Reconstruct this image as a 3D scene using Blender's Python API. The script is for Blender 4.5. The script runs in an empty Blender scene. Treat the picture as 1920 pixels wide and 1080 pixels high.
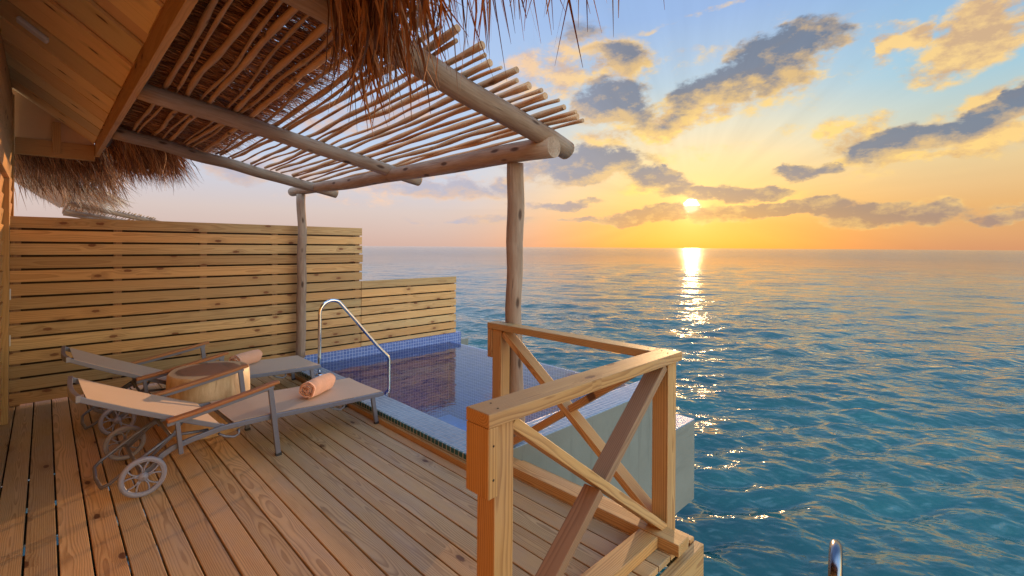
import bpy, bmesh, math, random
import numpy as np
from mathutils import Vector, Matrix
R = math.radians
random.seed(7); RNG = np.random.default_rng(11)
S = bpy.context.scene
COL = S.collection

# ------------------------------------------------------------------ camera
H = 1.6
YAW, ROLL = R(45.32), R(.383)
FWD = Vector((math.cos(YAW), math.sin(YAW), 0)); RIGHT = Vector((math.sin(YAW), -math.cos(YAW), 0)); UP = Vector((0, 0, 1))
cam = bpy.data.cameras.new('camera'); camo = bpy.data.objects.new('camera', cam); COL.objects.link(camo)
rot = Matrix((RIGHT, UP, -FWD)).transposed()
camo.matrix_world = Matrix.Translation((0, 0, H)) @ (rot @ Matrix.Rotation(ROLL, 3, 'Z')).to_4x4()
cam.sensor_width = 36; cam.lens = 886.5 / 1920 * 36
cam.shift_y = -(540 - 462.9) / 1920
cam.clip_start = .05; cam.clip_end = 60000
S.camera = camo

# ------------------------------------------------------------------ node helper
class NT:
    def __init__(s, tree): s.t = tree
    def n(s, typ, **kw):
        x = s.t.nodes.new(typ)
        for k, v in kw.items(): setattr(x, k, v)
        return x
    def put(s, sock, v):
        if hasattr(v, 'is_output') or isinstance(v, bpy.types.NodeSocket): s.t.links.new(v, sock)
        elif v is not None:
            if isinstance(v, (tuple, list)) and len(v) == 3 and sock.type == 'RGBA': v = (*v, 1)
            sock.default_value = v
    def m(s, op, a, b=None, c=None, clamp=False):
        x = s.n('ShaderNodeMath', operation=op, use_clamp=clamp); s.put(x.inputs[0], a)
        if b is not None: s.put(x.inputs[1], b)
        if c is not None: s.put(x.inputs[2], c)
        return x.outputs[0]
    def vm(s, op, a, b=None, out=0):
        x = s.n('ShaderNodeVectorMath', operation=op); s.put(x.inputs[0], a)
        if b is not None: s.put(x.inputs[1], b)
        return x.outputs['Value'] if op in ('LENGTH', 'DOT_PRODUCT', 'DISTANCE') else x.outputs[0]
    def mr(s, v, a, b, c=0., d=1., smooth=False):
        x = s.n('ShaderNodeMapRange'); x.interpolation_type = 'SMOOTHSTEP' if smooth else 'LINEAR'
        for i, q in enumerate((v, a, b, c, d)): s.put(x.inputs[i], q)
        return x.outputs[0]
    def mix(s, f, a, b, mode='MIX'):
        x = s.n('ShaderNodeMix', data_type='RGBA', blend_type=mode); x.clamp_factor = True
        s.put(x.inputs[0], f); s.put(x.inputs[6], a); s.put(x.inputs[7], b); return x.outputs[2]
    def comb(s, x, y, z):
        c = s.n('ShaderNodeCombineXYZ')
        for i, q in enumerate((x, y, z)): s.put(c.inputs[i], q)
        return c.outputs[0]
    def sep(s, v):
        c = s.n('ShaderNodeSeparateXYZ'); s.put(c.inputs[0], v); return c.outputs
    def noise(s, v, scale=1., detail=3., rough=.5, dist=0., out=0):
        x = s.n('ShaderNodeTexNoise'); s.put(x.inputs['Vector'], v); x.inputs['Scale'].default_value = scale
        x.inputs['Detail'].default_value = detail; x.inputs['Roughness'].default_value = rough; x.inputs['Distortion'].default_value = dist
        return x.outputs[out]
    def ramp(s, f, stops, interp='LINEAR'):
        x = s.n('ShaderNodeValToRGB'); cr = x.color_ramp; cr.interpolation = interp
        while len(cr.elements) < len(stops): cr.elements.new(.5)
        for e, (p, c) in zip(cr.elements, stops): e.position = p; e.color = (*c, 1)
        s.put(x.inputs[0], f); return x.outputs[0]
    def mul(s, v, k): return s.vm('MULTIPLY', v, k)

def lin(r, g, b):
    f = lambda c: (c / 255 / 12.92) if c <= 10.3 else ((c / 255 + .055) / 1.055) ** 2.4
    return (f(r), f(g), f(b))

# ------------------------------------------------------------------ sky
SUN_AZ, SUN_EL = R(24.53), R(4.53)
SUN_DIR = Vector((math.cos(SUN_EL) * math.cos(SUN_AZ), math.cos(SUN_EL) * math.sin(SUN_AZ), math.sin(SUN_EL)))
SKY_GAIN = 1.0
world = bpy.data.worlds.new('World'); S.world = world; world.use_nodes = True
def build_sky():
    t = NT(world.node_tree)
    for x in list(t.t.nodes): t.t.nodes.remove(x)
    d = t.vm('NORMALIZE', t.n('ShaderNodeTexCoord').outputs['Generated'])
    df = t.vm('DOT_PRODUCT', d, tuple(FWD)); dr = t.vm('DOT_PRODUCT', d, tuple(RIGHT)); dz = t.sep(d)[2]
    deg = 180 / math.pi
    az = t.m('MULTIPLY', t.m('ARCTAN2', dr, df), deg)           # degrees right of the view axis
    el = t.m('MULTIPLY', t.m('ARCSINE', dz), deg)
    # base gradient
    e = t.mr(el, 0, 50)
    P = lambda x: x / 50
    sunside = t.ramp(e, [(0, lin(240, 146, 58)), (P(2.5), lin(246, 166, 76)), (P(6), lin(248, 200, 122)), (P(10), lin(243, 217, 164)),
                         (P(13.5), lin(222, 218, 196)), (P(18), lin(180, 204, 220)), (P(25), lin(150, 182, 228)), (1, lin(118, 156, 216))])
    rightside = t.ramp(e, [(0, lin(200, 142, 108)), (P(4), lin(222, 170, 110)), (P(8), lin(228, 198, 146)), (P(12), lin(196, 208, 198)),
                           (P(16), lin(158, 200, 220)), (P(24), lin(140, 180, 224)), (1, lin(112, 152, 214))])
    leftside = t.ramp(e, [(0, lin(206, 174, 164)), (P(4), lin(214, 196, 192)), (P(8), lin(202, 206, 222)), (P(13), lin(186, 206, 236)),
                          (P(24), lin(172, 198, 238)), (1, lin(126, 162, 220))])
    saz = math.degrees(math.atan((1297 - 960) / 886.5))
    fr = t.mr(az, saz + 3, saz + 24, 0, 1, True)
    fl = t.mr(az, saz - 3, saz - 31, 0, 1, True)
    base = t.mix(fl, t.mix(fr, sunside, rightside), leftside)
    # clouds: soft ellipses in degrees, broken up by noise
    wv = t.n('ShaderNodeTexNoise'); t.put(wv.inputs['Vector'], t.mul(d, (1, 1, 1.8))); wv.inputs['Scale'].default_value = 9; wv.inputs['Detail'].default_value = 5
    wv.inputs['Roughness'].default_value = .6
    w = t.vm('SUBTRACT', wv.outputs[1], (.5, .5, .5))
    ws = t.sep(w)
    p = t.comb(t.m('ADD', az, t.m('MULTIPLY', ws[0], 7.)), t.m('ADD', el, t.m('MULTIPLY', ws[1], 4.)), 0.)
    fb = t.noise(t.mul(d, (1, 1, 1.9)), 17, 9, .62)
    dpx = t.m('SUBTRACT', fb, .5)
    def ae(x, y):
        u, v = x - 960, y - 462.9; c, s = math.cos(ROLL), math.sin(ROLL)
        u, v = u * c + v * s, -u * s + v * c
        a = math.atan(u / 886.5); return math.degrees(a), math.degrees(math.atan(-v * math.cos(a) / 886.5))
    # x, y, rx, ry, tilt (up to the right), weight; first the grey shaded clouds, then the thin golden ones
    dark = [(1440, 124, 150, 60, 14, 1.25), (1355, 158, 110, 48, 8, 1.0), (1560, 92, 60, 24, 10, .6), (1250, 226, 90, 20, 12, .34), (1140, 190, 80, 44, 0, .95), (1205, 215, 60, 20, 20, .36), (1165, 108, 58, 38, 0, .62), (1180, 245, 60, 20, 30, .4),
            (1100, 312, 125, 34, 0, 1.0), (1010, 322, 80, 24, 0, .6), (1232, 338, 70, 24, -10, 1.0), (1350, 362, 130, 19, 0, 1.1), (1230, 405, 90, 16, 0, 1.0), (1440, 396, 180, 18, 3, 1.15),
            (1620, 390, 90, 14, 6, .9), (1700, 402, 170, 24, 2, .95), (1890, 398, 70, 18, 4, .8), (1130, 414, 120, 9, 0, .7), (1520, 320, 66, 18, 0, 1.0), (1670, 272, 110, 34, 6, 1.0),
            (1770, 240, 70, 16, 14, .6), (1860, 218, 140, 32, 20, 1.2), (860, 350, 150, 22, 0, .55), (1040, 382, 100, 9, 0, .7), (900, 412, 150, 9, 0, .4), (500, 326, 120, 24, 0, .5), (1080, 60, 60, 30, 0, .45), (700, 220, 160, 40, 8, .4)]
    gold = [(1300, 205, 210, 44, 19, .8), (1180, 248, 110, 30, 8, .7), (1480, 150, 120, 40, 22, .6), (1165, 115, 75, 52, 0, .7), (1020, 140, 110, 66, 10, .62), (1240, 352, 110, 26, -10, .5), (1380, 366, 150, 22, 0, .45),
            (1590, 250, 75, 42, 10, .75), (1650, 285, 110, 26, 6, .6), (1870, 262, 120, 34, 8, .75), (1740, 296, 140, 11, 4, .7), (1840, 55, 150, 76, 30, .95), (1790, 105, 110, 50, 20, .8), (1705, 75, 66, 22, 42, .75), (1662, 95, 26, 34, 0, .75),
            (1820, 200, 120, 26, 20, .5), (860, 345, 160, 32, 0, .45), (740, 342, 140, 28, 5, .38), (640, 372, 130, 14, 0, .34), (440, 318, 90, 16, 0, .34), (520, 296, 90, 14, 10, .3), (1330, 20, 160, 9, 8, .35), (1520, 60, 120, 8, 10, .3),
            (330, 260, 160, 30, 0, .3), (1450, 396, 160, 22, 3, .35), (1700, 400, 170, 30, 2, .45), (1130, 300, 140, 40, 0, .4)]
    def field(blobs, shade=False):
        tau = None; sy = sg = None
        for (x, y, rx, ry, tilt, wt) in blobs:
            a, b = ae(x, y); a1, _ = ae(x + 1, y); _, b1 = ae(x, y - 1)
            mp = t.n('ShaderNodeMapping', vector_type='TEXTURE'); t.put(mp.inputs[0], p)
            mp.inputs['Location'].default_value = (a, b, 0); mp.inputs['Rotation'].default_value = (0, 0, R(tilt))
            mp.inputs['Scale'].default_value = (rx * (a1 - a), ry * (b1 - b), 1)
            r2 = t.vm('DOT_PRODUCT', mp.outputs[0], mp.outputs[0])
            g = t.m('MULTIPLY', t.m('MAXIMUM', t.m('SUBTRACT', 1.25, r2), 0.), wt / 1.25)
            tau = g if tau is None else t.m('MAXIMUM', tau, g)
            if shade:
                gy = t.m('MULTIPLY', g, t.sep(mp.outputs[0])[1]); sy = gy if sy is None else t.m('ADD', sy, gy); sg = g if sg is None else t.m('ADD', sg, g)
        return (tau, t.m('DIVIDE', sy, t.m('ADD', sg, .03))) if shade else tau
    (td, shd), tg = field(dark, True), field(gold)
    # loose broken cloud over the rest of the sky, out of the photograph's view
    far = t.m('MULTIPLY', t.mr(df, .35, -.1), t.mr(t.noise(t.mul(d, (1, 1, 2.2)), 3.2, 6, .6), .5, .75))
    tg = t.m('MAXIMUM', tg, t.m('MULTIPLY', far, .6))
    wisp = t.m('MULTIPLY', t.mr(t.noise(t.vm('ADD', t.mul(d, (1, 1, 3.4)), t.mul(w, (.10, .10, .3))), 6.5, 6, .62), .47, .72), t.m('MULTIPLY', t.mr(el, 3, 9), t.mr(df, .2, .4)))
    tg = t.m('MAXIMUM', tg, t.m('MULTIPLY', wisp, t.mr(fl, 0, 1, .34, .16)))
    rag = t.m('MULTIPLY', dpx, 2.5)
    td = t.m('ADD', td, t.m('MULTIPLY', rag, t.mr(td, 0, .35))); tg = t.m('ADD', tg, t.m('MULTIPLY', rag, t.mr(tg, 0, .35)))
    ad_ = t.mr(td, .03, .58, 0, 1, True); ag = t.mr(tg, .05, .70, 0, .9, True)
    # relief: the side turned to the sun is brighter
    fo = t.noise(t.mul(t.vm('ADD', d, (.010, .002, -.018)), (1, 1, 1.9)), 17, 9, .62)
    rel = t.m('MULTIPLY', t.m('SUBTRACT', fb, fo), 5.)
    cosang = t.vm('DOT_PRODUCT', d, tuple(SUN_DIR))
    ang = t.m('MULTIPLY', t.m('ARCCOSINE', cosang), deg)
    near = t.mr(ang, 4, 34, 1, 0)
    warm = t.mix(fl, t.mix(near, lin(252, 206, 130), lin(255, 214, 112)), lin(244, 204, 176))
    grey = t.mix(t.mr(el, 2, 9), t.mix(near, lin(146, 132, 140), lin(160, 118, 74)), lin(106, 120, 143))
    grey = t.mix(fl, grey, lin(184, 182, 200))
    sky = t.mix(ag, base, t.mix(t.mr(t.m('ADD', rel, t.m('MULTIPLY', t.m('SUBTRACT', tg, .5), -.5)), .35, -.55, 0, .8), warm, t.mix(fl, lin(200, 158, 118), lin(196, 184, 196))))
    lit = t.m('ADD', t.m('MULTIPLY', t.mr(td, .70, .15), .8), t.m('MULTIPLY', rel, .7))
    lit = t.m('ADD', lit, t.m('MULTIPLY', t.m('SUBTRACT', t.mr(shd, .35, -.75, 0, 1, True), .25), t.mr(el, 5, 9, 0, .85)), clamp=True)
    gcore = t.mix(t.m('MULTIPLY', lit, .75), grey, t.mix(.35, warm, lin(214, 170, 128)))
    sky = t.mix(t.m('MULTIPLY', ad_, .95), sky, gcore)
    alpha = ad_
    # crepuscular brightening and glow round the sun
    ga = t.m('EXPONENT', t.m('MULTIPLY', ang, -.22)); gb = t.m('EXPONENT', t.m('MULTIPLY', ang, -1.1))
    glow = t.m('ADD', t.m('MULTIPLY', ga, .11), t.m('MULTIPLY', gb, 1.15))
    dim = t.mr(alpha, 0, 1, 1, .35)
    # faint rays fanning out from the sun
    phi = t.m('ARCTAN2', t.m('SUBTRACT', el, math.degrees(SUN_EL)), t.m('SUBTRACT', az, saz))
    ry = t.noise(t.comb(t.m('MULTIPLY', phi, 4.5), t.m('MULTIPLY', ang, .03), 3.), 1.6, 3, .6)
    rf = t.m('ADD', 1., t.m('MULTIPLY', t.m('MULTIPLY', t.m('SUBTRACT', ry, .5), .24), t.m('MULTIPLY', t.mr(ang, 3, 9), t.mr(ang, 34, 16))))
    scr = t.n('ShaderNodeVectorMath', operation='SCALE'); t.put(scr.inputs[0], sky); t.put(scr.inputs[3], rf); sky = scr.outputs[0]
    gcol = t.n('ShaderNodeVectorMath', operation='SCALE'); gcol.inputs[0].default_value = (1., .66, .26); t.put(gcol.inputs[3], t.m('MULTIPLY', glow, dim))
    sky = t.vm('ADD', sky, gcol.outputs[0])
    disc = t.n('ShaderNodeVectorMath', operation='SCALE'); disc.inputs[0].default_value = (1., .86, .55)
    t.put(disc.inputs[3], t.m('MULTIPLY', t.mr(t.m('ADD', ang, t.m('MULTIPLY', dpx, 3.)), 1.0, .35, 0, 14, True), t.m('MULTIPLY', t.mr(el, 3.6, 4.3), t.mr(alpha, .2, .9, 1, .04))))
    sky = t.vm('ADD', sky, disc.outputs[0])
    # sky behind the camera: brightness gain added as unseen fill for the foreground
    sky = t.vm('MULTIPLY', sky, t.mix(t.mr(df, .30, -.35, 0, 1, True), (1, 1, 1), BACK_FILL))
    below = t.mr(el, -1.2, -.3); sky = t.mix(below, (.03, .07, .09), sky)
    # real atmosphere: Nishita sky with the sun at the same place
    ns = t.n('ShaderNodeTexSky', sky_type='NISHITA', sun_disc=False); ns.sun_elevation = SUN_EL; ns.sun_rotation = math.pi / 2 - SUN_AZ
    bg1 = t.n('ShaderNodeBackground'); t.put(bg1.inputs[0], sky); bg1.inputs[1].default_value = SKY_GAIN
    bg2 = t.n('ShaderNodeBackground'); t.put(bg2.inputs[0], ns.outputs[0]); bg2.inputs[1].default_value = .01
    ad = t.n('ShaderNodeAddShader'); t.put(ad.inputs[0], bg1.outputs[0]); t.put(ad.inputs[1], bg2.outputs[0])
    t.put(t.n('ShaderNodeOutputWorld').inputs[0], ad.outputs[0])
BACK_FILL = (5.4, 4.8, 3.5)
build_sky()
world.cycles.sampling_method = 'MANUAL'; world.cycles.sample_map_resolution = 1024
# sun
sl = bpy.data.lights.new('sun', 'SUN'); sl.energy = 4.0; sl.angle = R(.5); sl.color = (1, .55, .24)
so = bpy.data.objects.new('sun', sl); COL.objects.link(so); so.rotation_euler = (-SUN_DIR).to_track_quat('-Z', 'Y').to_euler(); so.location = (6, 3, 8)
S.view_settings.view_transform = 'Standard'; S.view_settings.look = 'None'; S.view_settings.exposure = 0.0; S.view_settings.gamma = 1
S.cycles.max_bounces = 8; S.cycles.diffuse_bounces = 6; S.cycles.transparent_max_bounces = 8; S.cycles.sample_clamp_indirect = 5; S.cycles.sample_clamp_direct = 25

# ------------------------------------------------------------------ materials
def mat(name):
    m = bpy.data.materials.new(name); m.use_nodes = True; t = NT(m.node_tree)
    bsdf = m.node_tree.nodes['Principled BSDF']
    return m, t, bsdf
def bump(t, bsdf, h, strength, dist=.01):
    b = t.n('ShaderNodeBump'); b.inputs['Strength'].default_value = strength; b.inputs['Distance'].default_value = dist
    t.put(b.inputs['Height'], h); t.put(bsdf.inputs['Normal'], b.outputs[0])
def att(t, n, vec=True): x = t.n('ShaderNodeAttribute', attribute_name=n); return x.outputs['Vector'] if vec else x.outputs['Fac']

def wood(name, light, dark, knot=(.10, .035, .015), ring=.009, ringamt=.6, rough=.6, knots=.45, tint=.35, green=0., wear=0.):
    m, t, b = mat(name); g = att(t, 'g'); tn = att(t, 'tint', False)
    low = t.m('SUBTRACT', t.noise(t.mul(g, (1.1, 5, 5)), 1, 2, .5), .5)
    # knots: sparse cells stretched along the grain
    kv = t.n('ShaderNodeTexVoronoi', feature='F1', voronoi_dimensions='2D'); t.put(kv.inputs['Vector'], t.mul(g, (3.6, 8.5, 0.))); kv.inputs['Scale'].default_value = 1
    kd = t.m('ADD', kv.outputs['Distance'], t.m('MULTIPLY', t.m('SUBTRACT', t.noise(g, 60, 2), .5), .10))
    gate = t.m('LESS_THAN', t.sep(kv.outputs['Color'])[0], knots)
    kf = t.m('MULTIPLY', t.mr(kd, .16, .09, 0, 1, True), gate)
    kw = t.m('MULTIPLY', t.mr(kd, .55, .15, 0, 1, True), gate)
    s = t.sep(g)
    rr = t.m('SQRT', t.m('ADD', t.m('POWER', t.m('ADD', s[1], t.m('MULTIPLY', low, .05)), 2.), t.m('POWER', t.m('ADD', s[2], t.m('MULTIPLY', low, .07)), 2.)))
    rr = t.m('ADD', rr, t.m('MULTIPLY', kw, .010))
    rr = t.m('ADD', rr, t.m('MULTIPLY', t.noise(t.mul(g, (6, 40, 40)), 1, 2), .004))
    sn = t.m('FRACT', t.m('DIVIDE', rr, ring))
    rg = t.m('MULTIPLY', t.mr(sn, .25, .9, 0, 1, True), t.mr(sn, 1., .92, 0, 1))
    fib = t.noise(t.mul(g, (7, 260, 260)), 1, 3, .6)
    blot = t.noise(t.mul(g, (1.2, 9, 9)), 1, 4, .6)
    f = t.m('ADD', t.m('MULTIPLY', rg, ringamt), t.m('MULTIPLY', t.m('SUBTRACT', fib, .5), .55))
    f = t.m('ADD', f, t.m('MULTIPLY', t.m('SUBTRACT', blot, .5), .9), clamp=True)
    c = t.mix(f, light, dark)
    tv = t.m('ADD', 1 - tint * .5, t.m('MULTIPLY', tn, tint))
    sc = t.n('ShaderNodeVectorMath', operation='SCALE'); t.put(sc.inputs[0], c); t.put(sc.inputs[3], tv); c = sc.outputs[0]
    hue = t.mix(t.mr(t.noise(t.comb(tn, t.m('MULTIPLY', tn, 7.3), 2.), 9, 0), .35, .65), (1.06, .97, .88), (.96, 1.02, 1.08)); c = t.mix(1., c, hue, 'MULTIPLY')
    if green: c = t.mix(t.m('MULTIPLY', t.mr(t.noise(t.mul(g, (.9, 5, 5)), 1, 3), .48, .7), green), c, (.20, .27, .16))
    if wear: c = t.mix(t.m('MULTIPLY', t.mr(t.noise(t.mul(g, (1.5, 4, 4)), 1.3, 5, .65), .45, .72), wear), c, (.34, .31, .30))
    c = t.mix(t.m('MULTIPLY', kw, .35), c, tuple(.75 * x for x in dark)); c = t.mix(t.m('MULTIPLY', kf, .9), c, knot)
    t.put(b.inputs['Base Color'], c); t.put(b.inputs['Roughness'], t.m('ADD', rough, t.m('MULTIPLY', t.m('SUBTRACT', fib, .5), .25)))
    b.inputs['Specular IOR Level'].default_value = .35
    bump(t, b, t.m('ADD', t.m('MULTIPLY', fib, .5), t.m('SUBTRACT', t.m('MULTIPLY', blot, .4), t.m('MULTIPLY', kf, .5))), .35, .004)
    return m
def log_mat(name, a, bcol, spot=(.06, .03, .02), crack=.6):
    m, t, b = mat(name); g = att(t, 'g'); tn = att(t, 'tint', False)
    st = t.noise(t.mul(g, (5, 70, 70)), 1, 4, .65); bl = t.noise(t.mul(g, (3, 12, 12)), 1, 4, .6)
    c = t.mix(t.mr(t.m('ADD', t.m('MULTIPLY', st, .6), t.m('MULTIPLY', bl, .6)), .38, .82, 0, 1), a, bcol)
    kv = t.n('ShaderNodeTexVoronoi', feature='F1'); t.put(kv.inputs['Vector'], t.mul(g, (5, 14, 14))); kv.inputs['Scale'].default_value = 1
    k = t.m('MULTIPLY', t.mr(kv.outputs['Distance'], .30, .12, 0, 1, True), t.m('LESS_THAN', t.sep(kv.outputs['Color'])[1], .30))
    cr = t.m('MULTIPLY', t.mr(t.noise(t.mul(g, (2.5, 60, 60)), 1, 2, .5, .6), .66, .72), crack)
    c = t.mix(t.m('MAXIMUM', t.m('MULTIPLY', k, .85), cr), c, spot)
    sc = t.n('ShaderNodeVectorMath', operation='SCALE'); t.put(sc.inputs[0], c); t.put(sc.inputs[3], t.m('ADD', .8, t.m('MULTIPLY', tn, .4)))
    t.put(b.inputs['Base Color'], sc.outputs[0]); b.inputs['Roughness'].default_value = .72; b.inputs['Specular IOR Level'].default_value = .3
    bump(t, b, t.m('SUBTRACT', t.m('ADD', st, bl), t.m('ADD', t.m('MULTIPLY', cr, 1.2), k)), .5, .006)
    return m
def tiles(name, a, c2, grout, size, rough=.18, gap=.06):
    m, t, b = mat(name); g = att(t, 'g')
    br = t.n('ShaderNodeTexBrick'); br.offset = 0; br.squash = 1; t.put(br.inputs['Vector'], g)
    for k, v in (('Color1', (*a, 1)), ('Color2', (*c2, 1)), ('Mortar', (*grout, 1)), ('Scale', 1.), ('Mortar Size', size * gap), ('Mortar Smooth', .1), ('Bias', 0.), ('Brick Width', size), ('Row Height', size)): br.inputs[k].default_value = v
    vv = t.noise(g, 26, 2); c = t.mix(t.mr(vv, .3, .7, 0, .35), br.outputs[0], tuple(x * .6 for x in a))
    t.put(b.inputs['Base Color'], c); t.put(b.inputs['Roughness'], t.mr(br.outputs['Fac'], 0, 1, rough, .75))
    bump(t, b, t.m('ADD', t.m('MULTIPLY', br.outputs['Fac'], -1.), t.m('MULTIPLY', t.noise(g, 18, 1), .25)), .5, .003); return m
def plain(name, col, rough=.5, metal=0., nscale=20., namt=.12, bmp=.1, bd=.002, spec=.5, coord='g'):
    m, t, b = mat(name); g = att(t, 'g')
    nz = t.noise(g, nscale, 5, .6); c = t.mix(nz, tuple(x * (1 - namt) for x in col), tuple(min(1, x * (1 + namt)) for x in col))
    t.put(b.inputs['Base Color'], c); b.inputs['Metallic'].default_value = metal; b.inputs['Specular IOR Level'].default_value = spec
    t.put(b.inputs['Roughness'], t.m('ADD', rough - .06, t.m('MULTIPLY', t.noise(g, nscale * .4, 3), .12))); bump(t, b, nz, bmp, bd); return m

M = {}
M['deck'] = wood('deck_wood', (.59, .385, .185), (.28, .145, .052), ring=.0072, ringamt=.62, rough=.52, knots=.05, tint=.34, wear=.30)
M['fence'] = wood('fence_wood', (.57, .345, .145), (.36, .185, .068), knot=(.19, .065, .025), ring=.012, ringamt=.55, rough=.62, knots=.25, tint=.48, green=.14)
M['rail'] = wood('rail_wood', (.54, .31, .115), (.29, .13, .040), knot=(.08, .035, .02), ring=.009, ringamt=.7, rough=.55, knots=.08, tint=.22, wear=.12)
M['railw'] = wood('weathered_rail_wood', (.30, .18, .10), (.17, .09, .048), knot=(.05, .02, .015), ring=.010, ringamt=.6, rough=.6, knots=.14, tint=.2)
M['house'] = wood('house_wood', (.55, .32, .12), (.34, .17, .055), ring=.013, ringamt=.4, rough=.6, knots=.12, tint=.3)
M['ceil'] = wood('soffit_wood', (.86, .61, .29), (.60, .39, .16), ring=.01, ringamt=.4, rough=.7, knots=.1, tint=.35)
M['teak'] = wood('teak', (.46, .19, .07), (.26, .09, .03), ring=.006, ringamt=.5, rough=.4, knots=.0, tint=.1)
M['log'] = log_mat('peeled_log', (.44, .34, .26), (.25, .155, .10))
M['pole'] = log_mat('peeled_pole', (.56, .38, .23), (.36, .19, .09), crack=.3)
M['metal'] = plain('grey_powder_coat', (.19, .20, .255), .38, .3, 60, .1, .05)
M['wheel'] = plain('grey_plastic', (.27, .265, .32), .45, 0., 30, .08, .05)
M['chrome'] = plain('chrome', (.72, .74, .78), .10, 1., 8, .05, .02)
M['steel'] = plain('dull_steel', (.24, .25, .28), .2, 1., 8, .1, .03)
M['plaster'] = plain('peach_plaster', (.72, .48, .27), .8, 0., 8, .06, .1)
M['white'] = plain('white_render', (.18, .19, .17), .7, 0., 3, .2, .15)
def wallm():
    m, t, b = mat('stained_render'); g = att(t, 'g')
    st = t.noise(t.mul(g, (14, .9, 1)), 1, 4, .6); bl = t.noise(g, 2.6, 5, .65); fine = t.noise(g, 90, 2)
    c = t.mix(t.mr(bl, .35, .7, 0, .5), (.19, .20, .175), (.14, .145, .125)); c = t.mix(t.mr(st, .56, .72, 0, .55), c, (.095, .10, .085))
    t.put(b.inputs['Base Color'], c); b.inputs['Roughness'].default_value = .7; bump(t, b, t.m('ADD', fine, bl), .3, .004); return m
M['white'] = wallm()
M['fix'] = plain('white_fitting', (.62, .62, .62), .4)
M['rubber'] = plain('rubber_foot', (.03, .03, .035), .6)
M['dark'] = plain('dark_joist_gap_shade', (.05, .035, .02), .8)
M['tile'] = tiles('blue_mosaic', (.065, .125, .36), (.10, .18, .46), (.40, .47, .70), .048)
M['coping'] = tiles('pale_mosaic', (.17, .26, .37), (.23, .33, .44), (.33, .40, .46), .048, .15)
M['green'] = tiles('green_mosaic', (.012, .085, .095), (.02, .12, .13), (.40, .42, .38), .050, .2, .10)
M['floor'] = tiles('pool_floor_mosaic', (.22, .46, .74), (.27, .52, .80), (.30, .54, .76), .048)
def sling():
    m, t, b = mat('sling_mesh'); g = att(t, 'g')
    w1 = t.m('SINE', t.m('MULTIPLY', t.sep(g)[0], 1500)); w2 = t.m('SINE', t.m('MULTIPLY', t.sep(g)[1], 1500))
    w = t.m('MULTIPLY', w1, w2); c = t.mix(t.mr(w, -1, 1), (.50, .37, .26), (.61, .46, .335)); c = t.mix(t.mr(t.noise(g, 3, 3), .3, .7, 0, .25), c, (.46, .32, .22))
    t.put(b.inputs['Base Color'], c); b.inputs['Roughness'].default_value = .75; bump(t, b, w, .12, .001); return m
M['sling'] = sling()
def towelm():
    m, t, b = mat('terry_towel'); g = att(t, 'g')
    n1 = t.noise(g, 220, 3, .7); n2 = t.noise(g, 30, 3)
    t.put(b.inputs['Base Color'], t.mix(n1, (.70, .33, .19), (.86, .48, .31))); b.inputs['Roughness'].default_value = .95; b.inputs['Specular IOR Level'].default_value = .1
    b.inputs['Sheen Weight'].default_value = .3
    bump(t, b, t.m('ADD', n1, n2), .8, .004); return m
M['towel'] = towelm()
def stumpm():
    m, t, b = mat('stump_wood'); g = att(t, 'g'); s = t.sep(g)
    n = t.noise(t.mul(g, (9, 9, 3)), 1, 5, .65); v = t.noise(t.mul(g, (40, 40, 6)), 1, 3)
    c = t.mix(t.mr(n, .35, .7), (.70, .53, .32), (.44, .27, .13)); c = t.mix(t.mr(v, .62, .75, 0, .5), c, (.24, .12, .05))
    t.put(b.inputs['Base Color'], c); b.inputs['Roughness'].default_value = .5; bump(t, b, t.m('ADD', n, t.m('MULTIPLY', v, .5)), .7, .012)
    m2, t, b = mat('stump_end_grain'); g = att(t, 'g'); s = t.sep(g)
    r = t.vm('LENGTH', t.mul(g, (1, 1, 0))); n = t.noise(t.mul(g, (5, 5, 5)), 1, 4, .6)
    rd = t.m('ADD', r, t.m('MULTIPLY', t.m('SUBTRACT', n, .5), .07))
    rg = t.m('SINE', t.m('MULTIPLY', rd, 620.))
    heart = t.mix(t.mr(rg, -1, 1), (.20, .085, .045), (.30, .14, .075)); sap = t.mix(t.mr(rg, -1, 1), (.56, .38, .2), (.62, .44, .25))
    c = t.mix(t.mr(rd, .232, .25), heart, sap); c = t.mix(t.mr(t.noise(t.mul(g, (12, 3, 1)), 1, 3), .6, .66, 0, .6), c, (.10, .05, .03))
    t.put(b.inputs['Base Color'], c); b.inputs['Roughness'].default_value = .4; bump(t, b, rg, .1, .002)
    return m, m2
M['stump'], M['stumptop'] = stumpm()
def thatch(name, a, c2, d):
    m, t, b = mat(name); tn = att(t, 'tint', False); g = att(t, 'g')
    c = t.ramp(tn, [(0, d), (.35, a), (.75, c2), (1, tuple(min(1, x * 1.5) for x in c2))])
    c = t.mix(t.mr(t.noise(t.mul(g, (14, 300, 1)), 1, 2), .4, .7, 0, .5), c, d)
    t.put(b.inputs['Base Color'], c); b.inputs['Roughness'].default_value = .55; b.inputs['Specular IOR Level'].default_value = .35; return m
M['thatch'] = thatch('dry_thatch', (.28, .118, .048), (.48, .235, .10), (.085, .033, .016))
M['thatch2'] = thatch('weathered_thatch', (.42, .27, .16), (.64, .53, .42), (.24, .11, .05))
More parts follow.
